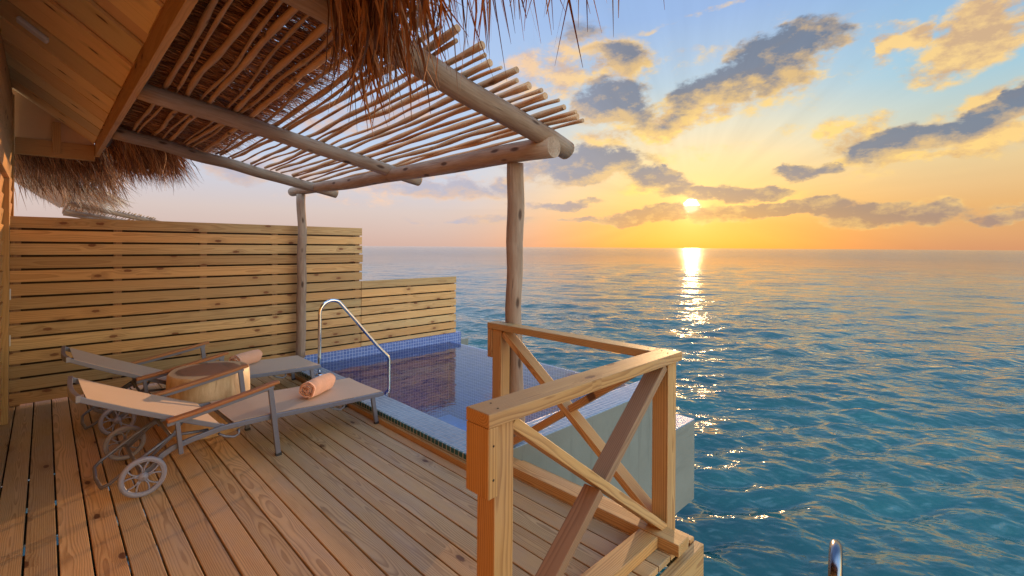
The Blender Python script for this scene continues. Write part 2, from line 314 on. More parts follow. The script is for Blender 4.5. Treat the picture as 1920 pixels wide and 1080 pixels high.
def waterm():
    m, t, b = mat('sea_water'); m.node_tree.nodes.remove(b)
    pos = t.n('ShaderNodeNewGeometry').outputs['Position']
    ps = t.sep(pos); dist = t.vm('LENGTH', t.vm('SUBTRACT', pos, (0, 0, 0)))
    # rotate so that x runs along the wave crests
    a = YAW - R(5); ca, sa = math.cos(a), math.sin(a)
    along = t.m('SUBTRACT', t.m('MULTIPLY', ps[1], ca), t.m('MULTIPLY', ps[0], sa)); across = t.m('ADD', t.m('MULTIPLY', ps[0], ca), t.m('MULTIPLY', ps[1], sa))
    q = t.comb(t.m('MULTIPLY', along, .68), across, 0.)
    h = t.m('ADD', t.m('MULTIPLY', t.noise(q, 2.7, 2.5, .5), .52), t.m('ADD', t.m('MULTIPLY', t.noise(q, 5.5, 1.5, .45), .14), t.m('MULTIPLY', t.noise(q, 15., 1.5, .5), .030)))
    h2 = t.m('ADD', t.m('MULTIPLY', t.noise(q, 1.1, 4, .6), .45), t.m('MULTIPLY', t.noise(q, .22, 2, .5), .7))
    patch = t.mr(t.noise(t.mul(q, (.6, 1, 1)), .16, 3, .55), .36, .64, .62, 1.4); h = t.m('MULTIPLY', h, patch)
    farf = t.mr(dist, 15, 90)
    hh = t.m('ADD', t.m('MULTIPLY', h, t.mr(dist, 9, 40, 1.7, .8)), t.m('MULTIPLY', h2, t.m('MULTIPLY', farf, t.mr(dist, 50, 220, 1., 3.2))))
    bp = t.n('ShaderNodeBump'); bp.inputs['Strength'].default_value = 1.; bp.inputs['Distance'].default_value = .13; t.put(bp.inputs['Height'], hh)
    fr = t.n('ShaderNodeFresnel'); fr.inputs[0].default_value = 1.7; t.put(fr.inputs[1], bp.outputs[0])
    gl = t.n('ShaderNodeBsdfGlossy'); t.put(gl.inputs['Color'], (1, 1, 1)); t.put(gl.inputs['Roughness'], t.mr(dist, 5, 250, .035, .11)); t.put(gl.inputs['Normal'], bp.outputs[0])
    depth = t.mr(t.noise(q, .35, 3), .3, .7)
    df = t.n('ShaderNodeBsdfDiffuse'); t.put(df.inputs[0], t.mix(t.mr(dist, 6, 60), t.mix(depth, (.006, .056, .060), (.015, .106, .102)), (.034, .070, .075)))
    mx = t.n('ShaderNodeMixShader'); t.put(mx.inputs[0], fr.outputs[0]); t.put(mx.inputs[1], df.outputs[0]); t.put(mx.inputs[2], gl.outputs[0])
    t.put(m.node_tree.nodes['Material Output'].inputs[0], mx.outputs[0]); return m
M['sea'] = waterm()
def poolm():
    m, t, b = mat('pool_water'); m.node_tree.nodes.remove(b)
    pos = t.n('ShaderNodeNewGeometry').outputs['Position']
    h = t.m('ADD', t.noise(t.mul(pos, (1, 1.8, 1)), 3.2, 3, .5), t.m('MULTIPLY', t.noise(pos, 14, 2), .12))
    bp = t.n('ShaderNodeBump'); bp.inputs['Strength'].default_value = .35; bp.inputs['Distance'].default_value = .012; t.put(bp.inputs['Height'], h)
    fr = t.n('ShaderNodeFresnel'); fr.inputs[0].default_value = 1.58; t.put(fr.inputs[1], bp.outputs[0])
    gl = t.n('ShaderNodeBsdfGlossy'); gl.inputs['Roughness'].default_value = .02; t.put(gl.inputs['Color'], (1, 1, 1)); t.put(gl.inputs['Normal'], bp.outputs[0])
    tr = t.n('ShaderNodeBsdfTransparent'); t.put(tr.inputs[0], (.55, .74, .95))
    mx = t.n('ShaderNodeMixShader'); t.put(mx.inputs[0], fr.outputs[0]); t.put(mx.inputs[1], tr.outputs[0]); t.put(mx.inputs[2], gl.outputs[0])
    t.put(m.node_tree.nodes['Material Output'].inputs[0], mx.outputs[0]); return m
M['pool'] = poolm()

# ------------------------------------------------------------------ mesh builder
def V(*a): return Vector(a)
class MB:
    def __init__(s): s.v = []; s.f = []; s.g = []; s.t = []; s.s = []; s.mi = []
    def face(s, idx, gs, tint, smooth=False, mi=0): s.f.append(idx); s.g.extend(gs); s.t.append(tint); s.s.append(smooth); s.mi.append(mi)
    def obox(s, c, ax, ay, az, sx, sy, sz, tint=None, tile=False, mi=0):
        """box centred on c with unit axes; the grain runs along the longest side"""
        tint = random.random() if tint is None else tint; c = Vector(c); i0 = len(s.v); loc = []
        dims = [sx, sy, sz]; order = sorted(range(3), key=lambda i: -dims[i])
        off = (random.uniform(0, 60), random.uniform(-.07, .07), random.choice((-1, 1)) * random.uniform(.01, .09))
        for x in (-1, 1):
            for y in (-1, 1):
                for z in (-1, 1):
                    l = (x * sx / 2, y * sy / 2, z * sz / 2); loc.append(l); s.v.append(tuple(c + ax * l[0] + ay * l[1] + az * l[2]))
        for q in ((0, 1, 3, 2), (4, 6, 7, 5), (0, 4, 5, 1), (2, 3, 7, 6), (0, 2, 6, 4), (1, 5, 7, 3)):
            if tile:
                pts = [Vector(s.v[i0 + k]) for k in q]; nrm = (pts[1] - pts[0]).cross(pts[2] - pts[0])
                k = max(range(3), key=lambda i: abs(nrm[i])); a, b = [i for i in range(3) if i != k]
                gs = [(p[a], p[b], 0.) for p in pts]
            else: gs = [tuple(loc[k][order[j]] + off[j] for j in range(3)) for k in q]
            s.face([i0 + k for k in q], gs, tint, False, mi)
    def box(s, x0, x1, y0, y1, z0, z1, **k):
        s.obox(((x0 + x1) / 2, (y0 + y1) / 2, (z0 + z1) / 2), V(1, 0, 0), V(0, 1, 0), V(0, 0, 1), x1 - x0, y1 - y0, z1 - z0, **k)
    def beam(s, p0, p1, w, h, up=(0, 0, 1), **k):
        p0, p1 = Vector(p0), Vector(p1); d = p1 - p0; L = d.length; d.normalize(); side = Vector(up).cross(d).normalized(); u = d.cross(side)
        s.obox((p0 + p1) / 2, d, side, u, L, w, h, **k)
    def tube(s, pts, rad, n=10, cap=True, tint=None, sq=None, closed=False):
        tint = random.random() if tint is None else tint
        pts = [Vector(p) for p in pts]; m = len(pts); rad = [rad] * m if not hasattr(rad, '__len__') else rad
        off = random.uniform(0, 60); i0 = len(s.v); sl = 0; ref = None; dist = []
        for i, p in enumerate(pts):
            if closed: d = pts[(i + 1) % m] - pts[i - 1]
            else: d = pts[min(i + 1, m - 1)] - pts[max(i - 1, 0)]
            d.normalize()
            if ref is None:
                ref = V(0, 0, 1) if abs(d.z) < .95 else V(1, 0, 0)
            a = (ref - d * ref.dot(d)).normalized(); b = d.cross(a); ref = a
            if i: sl += (p - pts[i - 1]).length
            dist.append(sl); r = rad[i]
            for k in range(n):
                th = 2 * math.pi * (k + .5) / n if sq is None else 0
                if sq is None: s.v.append(tuple(p + a * (r * math.cos(th)) + b * (r * math.sin(th))))
            if sq is not None:
                for (x, y) in ((-1, -1), (1, -1), (1, 1), (-1, 1)): s.v.append(tuple(p + b * (x * sq[0] / 2) + a * (y * sq[1] / 2)))
        if sq is not None: n = 4
        for i in range(m if closed else m - 1):
            j = (i + 1) % m; r0 = rad[i] if sq is None else sq[0]
            for k in range(n):
                k2 = (k + 1) % n
                gg = lambda ii, kk: ((dist[ii] if ii or i != m - 1 or not closed else sl + .1) + off, r0 * math.cos(2 * math.pi * kk / n) + off % 1, r0 * math.sin(2 * math.pi * kk / n) + off % 3)
                s.face([i0 + i * n + k, i0 + i * n + k2, i0 + j * n + k2, i0 + j * n + k], [gg(i, k), gg(i, k + 1), gg(j, k + 1), gg(j, k)], tint, sq is None)
        if cap and not closed:
            for i, rev in ((0, True), (m - 1, False)):
                idx = [i0 + i * n + k for k in range(n)]; idx = idx[::-1] if rev else idx
                s.face(idx, [(off, (s.v[q][0] - pts[i].x), (s.v[q][1] - pts[i].y) + (s.v[q][2] - pts[i].z)) for q in idx], tint, False)
    def ring(s, c, axis, prof, n=40, tint=.5):
        """lathe: prof = list of (radius, offset along axis), closed profile loop"""
        c = Vector(c); axis = Vector(axis).normalized(); a = axis.orthogonal().normalized(); b = axis.cross(a); i0 = len(s.v); m = len(prof)
        for k in range(n):
            th = 2 * math.pi * k / n; e = a * math.cos(th) + b * math.sin(th)
            for r, o in prof: s.v.append(tuple(c + e * r + axis * o))
        for k in range(n):
            for j in range(m):
                q = [i0 + k * m + j, i0 + k * m + (j + 1) % m, i0 + ((k + 1) % n) * m + (j + 1) % m, i0 + ((k + 1) % n) * m + j]
                s.face(q, [tuple(Vector(s.v[x]) - c) for x in q], tint, True)
    def grid(s, P, tint=.5, smooth=True, G=None, mi=0):
        """P[i][j] points"""
        i0 = len(s.v); a, b = len(P), len(P[0])
        for r in P:
            for p in r: s.v.append(tuple(p))
        for i in range(a - 1):
            for j in range(b - 1):
                q = [(i, j), (i + 1, j), (i + 1, j + 1), (i, j + 1)]
                s.face([i0 + x * b + y for x, y in q], [tuple(G[x][y]) if G else tuple(P[x][y]) for x, y in q], tint, smooth, mi)
    def build(s, name, material, parent=None, bevel=0., seg=2):
        me = bpy.data.meshes.new(name); me.from_pydata(s.v, [], s.f); me.validate()
        for x in (material if isinstance(material, (list, tuple)) else [material]): me.materials.append(x)
        at = me.attributes.new('g', 'FLOAT_VECTOR', 'CORNER'); at.data.foreach_set('vector', np.array(s.g, np.float32).ravel())
        ft = me.attributes.new('tint', 'FLOAT', 'FACE'); ft.data.foreach_set('value', np.array(s.t, np.float32))
        me.polygons.foreach_set('use_smooth', np.array(s.s, bool)); me.polygons.foreach_set('material_index', np.array(s.mi, np.int32)); me.update()
        o = bpy.data.objects.new(name, me); COL.objects.link(o)
        if parent: o.parent = parent
        if bevel:
            bv = o.modifiers.new('bevel', 'BEVEL'); bv.width = bevel; bv.segments = seg; bv.limit_method = 'ANGLE'; bv.angle_limit = R(50); bv.harden_normals = False
        return o
def empty(name, loc=(0, 0, 0), rz=0):
    o = bpy.data.objects.new(name, None); COL.objects.link(o); o.location = loc; o.rotation_euler = (0, 0, rz); o.empty_display_size = .2; return o
def tag(o, label=None, cat=None, group=None, kind=None):
    for k, v in (('label', label), ('category', cat), ('group', group), ('kind', kind)):
        if v: o[k] = v
    return o
def strands(name, material, P0, D0, L, width, parent=None, nseg=3, gravity=1., tint=None, bend=None):
    """thin leaf strips: start points, start directions, lengths; each droops with gravity"""
    n = len(P0); P0 = np.asarray(P0, float); D = np.asarray(D0, float); D /= np.linalg.norm(D, axis=1)[:, None]
    L = np.asarray(L, float); g = np.asarray(gravity) * np.ones(n); rnd = RNG.normal(size=(n, 3)) * .16
    side = np.cross(D, RNG.normal(size=(n, 3))); side /= np.linalg.norm(side, axis=1)[:, None]
    w = np.asarray(width) * np.ones(n); tint = RNG.random(n) if tint is None else tint
    pts = np.zeros((n, nseg + 1, 2, 3)); p = P0.copy(); d = D.copy(); gc = np.zeros((n, nseg + 1, 2, 3))
    for k in range(nseg + 1):
        wk = w * (1, .95, .75, .12)[min(3, round(3 * k / nseg))]
        pts[:, k, 0] = p - side * wk[:, None] / 2; pts[:, k, 1] = p + side * wk[:, None] / 2
        gc[:, k, :, 0] = (np.arange(n) * .37 % 50)[:, None] + (L * k / nseg)[:, None]; gc[:, k, 0, 1] = -w / 2; gc[:, k, 1, 1] = w / 2
        p = p + d * (L / nseg)[:, None]; d = d + rnd + np.array([0, 0, -1.]) * (g * .9 / nseg)[:, None]; d /= np.linalg.norm(d, axis=1)[:, None]
    v = pts.reshape(-1, 3); base = (np.arange(n) * (nseg + 1) * 2)[:, None]
    f = np.concatenate([base + np.array([2 * k, 2 * k + 1, 2 * k + 3, 2 * k + 2]) for k in range(nseg)], axis=1).reshape(-1, 4)
    me = bpy.data.meshes.new(name); me.vertices.add(len(v)); me.vertices.foreach_set('co', v.ravel())
    me.loops.add(f.size); me.loops.foreach_set('vertex_index', f.ravel().astype(np.int32)); me.polygons.add(len(f))
    me.polygons.foreach_set('loop_start', np.arange(0, f.size, 4, dtype=np.int32)); me.update(calc_edges=True)
    me.materials.append(material)
    me.attributes.new('g', 'FLOAT_VECTOR', 'CORNER').data.foreach_set('vector', gc.reshape(-1, 3)[f.ravel()].astype(np.float32).ravel())
    me.attributes.new('tint', 'FLOAT', 'FACE').data.foreach_set('value', np.repeat(tint, nseg).astype(np.float32))
    o = bpy.data.objects.new(name, me); COL.objects.link(o)
    if parent: o.parent = parent
    return o

# ------------------------------------------------------------------ sea
SEA_Z = -1.95
def sea():
    az = np.concatenate([np.arange(-56, 54, .125), np.arange(54, 304, 4.)]); az = np.radians(az)
    r1 = 3. * (130 / 3.) ** (np.arange(441) / 440); r2 = 130 * (30000 / 130) ** (np.arange(1, 31) / 30); r = np.concatenate([r1, r2])
    th = YAW - az; X = r[:, None] * np.cos(th)[None]; Y = r[:, None] * np.sin(th)[None]
    res = (r * .0086)[:, None] * np.ones_like(X)
    Z = np.zeros_like(X); DX = np.zeros_like(X); DY = np.zeros_like(X)
    rng = np.random.default_rng(5)
    for k in range(90):
        lam = .16 * (4.8 / .16) ** (rng.random() ** 1.0); ang = YAW + R(180 - 14) + rng.normal() * .42; kk = 2 * math.pi / lam
        amp = .0072 * lam ** .72 * (.6 + .8 * rng.random()) * .95 * (.35 if lam < .3 else 1.2 if .4 < lam < 1.5 else .55)
        att_ = np.clip((lam / res - 2.2) / 3, 0, 1) * (1 - np.clip((r[:, None] - 90) / 50, 0, 1)); ph = kk * (X * math.cos(ang) + Y * math.sin(ang)) + rng.random() * 6.283
        Z += amp * att_ * np.sin(ph); q = .8 * amp * att_ * np.cos(ph); DX -= q * math.cos(ang); DY -= q * math.sin(ang)
    X = X + DX; Y = Y + DY; Z = Z + SEA_Z
    nr, na = X.shape; v = np.stack([X, Y, Z], -1).reshape(-1, 3); v = np.vstack([v, [[0, 0, SEA_Z]]])
    i, j = np.meshgrid(np.arange(nr - 1), np.arange(na), indexing='ij'); j2 = (j + 1) % na
    f = np.stack([i * na + j, i * na + j2, (i + 1) * na + j2, (i + 1) * na + j], -1).reshape(-1, 4)
    me = bpy.data.meshes.new('sea'); me.vertices.add(len(v)); me.vertices.foreach_set('co', v.ravel())
    tri = np.stack([np.full(na, nr * na), (np.arange(na) + 1) % na, np.arange(na)], -1)
    lv = np.concatenate([f.ravel(), tri.ravel()]).astype(np.int32); ls = np.concatenate([np.arange(0, f.size, 4), f.size + np.arange(0, tri.size, 3)]).astype(np.int32)
    me.loops.add(len(lv)); me.loops.foreach_set('vertex_index', lv); me.polygons.add(len(ls)); me.polygons.foreach_set('loop_start', ls)
    me.polygons.foreach_set('use_smooth', np.ones(len(ls), bool)); me.update(calc_edges=True)
    me.flip_normals()
    if me.polygons[100].normal.z < 0: me.flip_normals()
    me.materials.append(M['sea']); o = bpy.data.objects.new('sea', me); COL.objects.link(o); tag(o, kind='structure')
sea()

# ------------------------------------------------------------------ deck
def deck():
    b = MB(); pitch, gap = .126, .0095
    k = -2; x = -.0635 - .126 * 2
    while x < 2.5:
        x1 = min(x + pitch - gap, 2.545)
        w = random.uniform(-.0012, .0012)
        if x1 <= 1.09: segs = [(-2.2, 6.79)]
        elif x1 <= 2.15: segs = [(1.16, 6.79)]
        elif x < 2.15: segs = [(1.16, 2.49)]; 
        else: segs = [(1.16, 2.49)]
        for y0, y1 in segs:
            ys = [y0] + sorted(random.uniform(y0, y1) for _ in range(0)) + [y1]
            for a, c in zip(ys, ys[1:]): b.box(x, x1, a + .002, c - .002, -.032 + w, w)
        if x < 2.15 < x1: b.box(x, 2.15, 2.492, 6.79, -.032 + w, w)
        x += pitch
    o = b.build('deck', M['deck'], None, .003, 2); tag(o, kind='structure')
    j = MB()
    for y in np.arange(-2, 6.7, .55): j.box(-.3, 1.05 if y < 1.3 else (2.5 if y < 2.4 else 2.12), y, y + .05, -.20, -.034)
    for x in (.1, .95): j.box(x, x + .12, -2, 6.6, -.42, -.202)
    j.box(-.3, 2.15, 6.80, 6.85, -.6, .003)  # skirt board added under the fence to block bright glints through deck gaps
    for x, y in ((.16, 1.4), (1.0, 1.4), (.16, 4.2), (1.0, 4.2), (2.3, 1.4)): j.tube([(x, y, SEA_Z - 2), (x, y, -.42 if x < 2 else -.21)], .11, 12)
    tag(j.build('deck_joists', M['dark']), kind='structure')
    f = MB(); f.box(2.153, 2.19, 2.506, 6.68, -.1, .042); tag(f.build('deck_edge_strip', M['rail'], None, .002), kind='structure')
    e = MB(); e.box(1.09, 2.60, 1.105, 1.155, -.23, -.036); e.box(2.552, 2.60, 1.16, 2.49, -.23, -.02)
    tag(e.build('deck_rim', M['rail'], None, .003), kind='structure')
deck()

# ------------------------------------------------------------------ pool
POOL_Z = -.07
def pool():
    root = tag(empty('swimming_pool', (3.6, 4.6, -1.3)), 'blue mosaic infinity pool with white outer wall built against the deck', 'pool')
    root_inv = (-3.6, -4.6, 1.3)
    def bd(mb, *a, **k): o = mb.build(*a, **k); o.location = root_inv; return o
    w = MB(); w.box(2.20, 5.10, 2.50, 2.53, -1.43, .084); w.box(5.06, 5.60, 2.502, 2.55, -1.43, -.48); w.box(5.56, 5.6, 2.55, 6.80, -1.43, -.48)
    w.box(2.2, 5.6, 2.55, 6.80, -1.45, -1.36); w.box(2.2, 5.6, 6.80, 6.84, -1.43, -.1)
    bd(w, 'outer_wall', M['white'], root, bevel=.004)
    r = MB(); r.box(5.105, 5.6, 2.505, 3.10, -.478, -.466, tile=True); r.box(5.48, 5.6, 3.10, 6.8, -.478, -.466, tile=True)
    bd(r, 'overflow_channel_rim', M['coping'], root)
    c = MB(); c.box(2.195, 2.46, 2.504, 6.655, .02, .09, tile=True); c.box(2.46, 5.08, 2.504, 2.80, .02, .09, tile=True)
    bd(c, 'coping', M['coping'], root, bevel=.004)
    g = MB(); g.box(2.180, 2.1945, 2.506, 6.655, .043, .092, tile=True); bd(g, 'edge_tile_strip', M['green'], root)
    t = MB(); t.box(2.46, 5.31, 6.655, 6.80, -1.35, .072, tile=True)                      # wall under the fence
    t.box(5.06, 5.10, 2.80, 6.655, -1.35, POOL_Z - .006, tile=True)                       # overflow wall
    t.box(2.44, 2.46, 2.80, 6.655, -1.35, .019, tile=True); t.box(2.46, 5.06, 2.78, 2.80, -1.35, .019, tile=True)
    t.box(2.461, 3.05, 5.0, 6.654, -1.34, -.34, tile=True); t.box(2.461, 2.75, 4.6, 5.0, -1.34, -.30, tile=True); t.box(3.051, 3.4, 5.0, 6.654, -1.34, -.60, tile=True)
    bd(t, 'basin', M['tile'], root)
    fl = MB(); fl.box(2.46, 5.06, 2.80, 6.655, -1.36, -1.345, tile=True); bd(fl, 'basin_floor', M['floor'], root)
    wt = MB(); wt.grid([[V(2.46 + (5.10 - 2.46) * i / 8, 2.80 + (6.655 - 2.80) * j / 8, POOL_Z) for j in range(9)] for i in range(9)])
    tag(wt.build('pool_water', M['pool']), kind='structure')
pool()
def arc(c, r, a0, a1, ux, uz, n=8): return [c + ux * (r * math.cos(a)) + uz * (r * math.sin(a)) for a in np.linspace(a0, a1, n)]
def handrail():
    y = 5.5; b = MB(); X, Z = V(1, 0, 0), V(0, 0, 1)
    pts = [V(2.29, y, .09), V(2.29, y, .5), V(2.29, y, .78)] + arc(V(2.44, y, .80), .15, math.pi, math.pi * .32, X, Z, 10)
    pts += [V(2.75, y, .66), V(3.02, y, .335)] + arc(V(3.08, y, .10), .12, R(40), 0, X, Z, 5) + [V(3.2, y, -.1), V(3.2, y, -.34)] + [V(3.17, y, -.42), V(3.1, y, -.46)]
    P = [pts[0]]
    for a, c in zip(pts, pts[1:]): P += [a.lerp(c, .5), c]
    b.tube(P, .0205, 14); o = b.build('pool_handrail', M['chrome']); tag(o, 'tall bent chrome grab rail over the pool steps beside the far lounger', 'handrail')
    fl = MB(); fl.ring((2.29, y, .09), (0, 0, 1), [(.02, 0), (.045, 0), (.045, .006), (.03, .014), (.02, .016)], 24); fl.build('flange', M['chrome'], o)
    b = MB(); d = V(.985, .17, 0).normalized(); q = V(1.562, .298, 0)
    pts = [q - d * .01 + V(0, 0, -1.6), q - d * .01 + V(0, 0, .60)] + arc(q + d * .08 + V(0, 0, .635), .09, math.pi, 0, d, Z, 12) + [q + d * .17 + V(0, 0, .3), q + d * .17 + V(0, 0, -1.6)]
    b.tube(pts, .017, 14); o = b.build('ladder_handrail', M['steel']); tag(o, 'hooped chrome top of a sea ladder rising at the bottom edge of the picture', 'handrail')
handrail()

# ------------------------------------------------------------------ fence
def fence():
    Y = 6.69; root = tag(empty('slatted_fence', (1.5, Y, 0)), 'knotty timber privacy fence of horizontal slats stepping down towards the pool', 'fence')
    def bd(mb, *a, **k): o = mb.build(*a, **k); o.location = (-1.5, -Y, 0); return o
    rows = [1.868 - .1335 * i for i in range(14)]
    t = MB()
    for i, z in enumerate(rows):
        zb = max(z - .1125, .004); x1 = 3.432 + random.uniform(-.012, .006)
        if z > 1.08: t.box(-.255, x1, Y, Y + .022 + random.uniform(0, .003), zb, z)
        else: t.box(-.255, 3.412, Y, Y + .022 + random.uniform(0, .003), zb if z > .2 else max(zb, .004), z)
    bd(t, 'tall_panel', M['fence'], root, bevel=.0025)
    t = MB()
    for i, z in enumerate(rows):
        if 1.08 > z > .1: t.box(3.418, 5.22 + random.uniform(-.004, .006), Y - .001, Y + .021, max(z - .1125, .076), z - (.0 if z > 1.0 else 0))
    bd(t, 'low_panel', M['fence'], root, bevel=.0025)
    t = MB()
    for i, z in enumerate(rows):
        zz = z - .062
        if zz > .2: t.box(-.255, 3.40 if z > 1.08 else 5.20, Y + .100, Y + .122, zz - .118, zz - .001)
    bd(t, 'back_panel', M['dark'], root)  # backing boards coloured dark to stand for deep shade in the gaps
    for x, z in ((-.2, 1.80), (.573, 1.80), (1.375, 1.80), (2.19, 1.80), (3.36, 1.80), (4.27, 1.0), (5.17, 1.0)):
        p = MB(); p.box(x - .035, x + .035, Y + .026, Y + .096, .074 if x > 2.4 else -.3, z); bd(p, 'post', M['railw'], root, bevel=.003)
fence()

# ------------------------------------------------------------------ railing
def railing():
    root = tag(empty('deck_railing', (2.4, 1.3, 0)), 'corner timber balustrade with crossed braces at the outer edge of the deck', 'railing')
    def bd(mb, n, bev=.004): o = mb.build(n, M['rail'], root, bev); o.location = (-2.4, -1.3, 0); return o
    def one(n, *a, **k): mb = MB(); mb.box(*a, **k); return bd(mb, n)
    zt, zb = 1.015, .965
    mb = MB()                                                    # near rail with a mitred end
    one('top_rail', 1.1, 2.565, 1.22, 1.347, zb, zt); one('top_rail', 2.455, 2.563, 1.349, 2.752, zb, zt - .002)
    one('end_block', 1.1, 1.148, 1.222, 1.345, .715, zb - .001); one('end_block', 2.457, 2.561, 2.70, 2.750, .745, zb - .001)
    one('post', 1.150, 1.246, 1.244, 1.340, -.03, zb - .001, tint=.45); one('post', 2.448, 2.545, 1.244, 1.340, -.03, zb - .001, tint=.5); one('post', 2.462, 2.557, 2.602, 2.698, .002, zb - .001)
    def brace(p0, p1, w, h, up, m='rail'): mb = MB(); mb.beam(p0, p1, w, h, up); o = mb.build('brace', M[m], root, .004); o.location = (-2.4, -1.3, 0)
    # near bay, braces lie with their wide side across the rail
    A0, A1 = V(1.25, 1.290, .945), V(2.45, 1.290, .05)
    brace(A0, A1, .088, .044, (0, 0, 1))
    B0, B1 = V(1.27, 1.296, .03), V(2.44, 1.296, .945); mid = (B0 + B1) / 2; d = (B1 - B0).normalized(); mid = V(1.85, 1.296, .485)
    brace(B0, mid - d * .023, .090, .046, (0, 0, 1), 'railw'); brace(mid + d * .023, B1, .090, .046, (0, 0, 1), 'railw')
    A0, A1 = V(2.51, 2.59, .945), V(2.51, 1.36, .06); brace(A0, A1, .09, .046, (0, 0, 1))
    B0, B1 = V(2.507, 2.59, .08), V(2.507, 1.36, .945); d = (B1 - B0).normalized(); mid = (B0 + B1) / 2
    brace(B0, mid - d * .032, .086, .044, (0, 0, 1)); brace(mid + d * .032, B1, .086, .044, (0, 0, 1))
    def screw(p, ax): sc = MB(); sc.ring(p, ax, [(0, 0), (.0045, 0), (.0045, .0007), (0, .0007)], 10); o = sc.build('screw_head', M['dark'], root); o.location = (-2.4, -1.3, 0)
    for x, y in ((1.17, 1.25), (1.19, 1.31), (2.47, 1.26), (2.50, 1.31), (2.53, 1.36), (2.49, 1.39), (2.50, 2.62), (2.52, 2.67)): screw((x, y, zt + .0003), (0, 0, 1))
    for z in (.90, .78): screw((1.124, 1.2217, z), (0, -1, 0))
    one('bottom_rail', 2.33, 2.445, 1.12, 2.54, .002, .065); one('bottom_rail', 1.62, 2.327, 1.235, 1.345, .002, .062)
railing()

# ------------------------------------------------------------------ pergola
P_LINES = {2.3: (1.62, 2.625, -.225, .076), 4.35: (.47, 2.722, -.171, .062), 6.1: (.477, 2.706, -.184, .060)}
def purz(Y, X): x0, z0, s, r = P_LINES[Y]; return z0 + s * (X - x0)
def wob(n, amp, seed):
    q = np.random.default_rng(seed); t = np.linspace(0, 1, n); y = np.zeros(n)
    for k in range(1, 7): y += q.normal() * np.sin(k * math.pi * t * 1.4 + q.random() * 6.28) / k ** .75
    return y * amp
def pergola(name, dy=0., simple=False):
    root = empty(name, (2.6, 4.3 + dy, .09))
    def bd(mb, n, m): o = mb.build(n, m, root); o.location = (-2.6, -4.3, -.09); return o
    def logpts(p0, p1, n, amp, seed):
        a = wob(n, amp, seed); c = wob(n, amp, seed + 99); p0, p1 = Vector(p0), Vector(p1); d = (p1 - p0).normalized(); s1 = d.orthogonal().normalized(); s2 = d.cross(s1)
        a -= np.linspace(a[0], a[-1], n); c -= np.linspace(c[0], c[-1], n)
        return [p0.lerp(p1, i / (n - 1)) + s1 * float(a[i]) + s2 * float(c[i]) for i in range(n)]
    nn = 10 if simple else 22; ns = 8 if simple else 16
    for (x0, y0, x1, y1, zt, r) in ((2.655, 2.62, 2.62, 2.62, 2.255, .068), (2.47, 6.55, 2.46, 6.55, 2.29, .060)):
        mb = MB(); pts = logpts((x0, y0, .088), (x1, y1, zt), nn, .006, int(y0 * 10)); rr = [r * (1.04 - .1 * i / nn) * (1 + float(w)) for i, w in enumerate(wob(nn, .02, int(y0 * 77)))]
        mb.tube(pts, rr, ns); bd(mb, 'post', M['log'])
    mb = MB(); pts = logpts((2.605, 2.21, 2.322), (2.475, 6.9, 2.352), nn, .008, 5); pts = pts
    mb.tube(pts, [.078 - .016 * i / nn for i in range(nn)], ns); bd(mb, 'beam', M['log'])
    for Y, xe in ((2.3, 2.86), (4.35, 2.88), (6.1, 2.75)):
        mb = MB(); x0 = .485; r = P_LINES[Y][3]
        mb.tube(logpts((x0, Y, purz(Y, x0)), (xe, Y, purz(Y, xe)), nn, .006, int(Y * 13)), [r * (1.06 - .1 * i / nn) for i in range(nn)], ns); bd(mb, 'purlin', M['log'])
    mb = MB(); mb.tube(logpts((.515, 1.0, 2.93), (.515, 7.4, 2.80), nn, .006, 41), .045, ns); bd(mb, 'ridge_log', M['log'])
    x = .63; k = 0; q = random.Random(3)
    while x < 2.74:
        r = (.0195 if k % 2 == 0 else .0128) * q.uniform(.88, 1.12)
        n = 9 if simple else 40; w = wob(n, .0125, 300 + k); w2 = wob(n, .008, 700 + k); ys = np.linspace(2.02 + q.uniform(-.05, .05), 6.13 + q.uniform(-.02, .04), n)
        xs = x + q.uniform(-.012, .012) + np.linspace(0, q.uniform(-.03, .03), n)
        pts = []
        for i, yy in enumerate(ys):
            z1 = purz(2.3, x) + .076; z2 = purz(4.35, x) + .062; z3 = purz(6.1, x) + .06
            z = z1 + (z2 - z1) * (yy - 2.3) / 2.05 if yy < 4.35 else z2 + (z3 - z2) * (yy - 4.35) / 1.75
            pts.append(V(xs[i] + float(w[i]), yy, z + r * .8 + abs(float(w2[i]))))
        rr = [r * (1.1 - .34 * i / n) * (1 + .14 * math.sin(i * 1.3 + k)) for i in range(n)]
        mb = MB(); mb.tube(pts, rr, 6 if simple else 9); bd(mb, 'pole', M['pole']); x += .0765; k += 1
    return root
pg = pergola('pergola'); tag(pg, 'rustic pergola of peeled logs and wavy poles over the deck and pool edge', 'pergola')

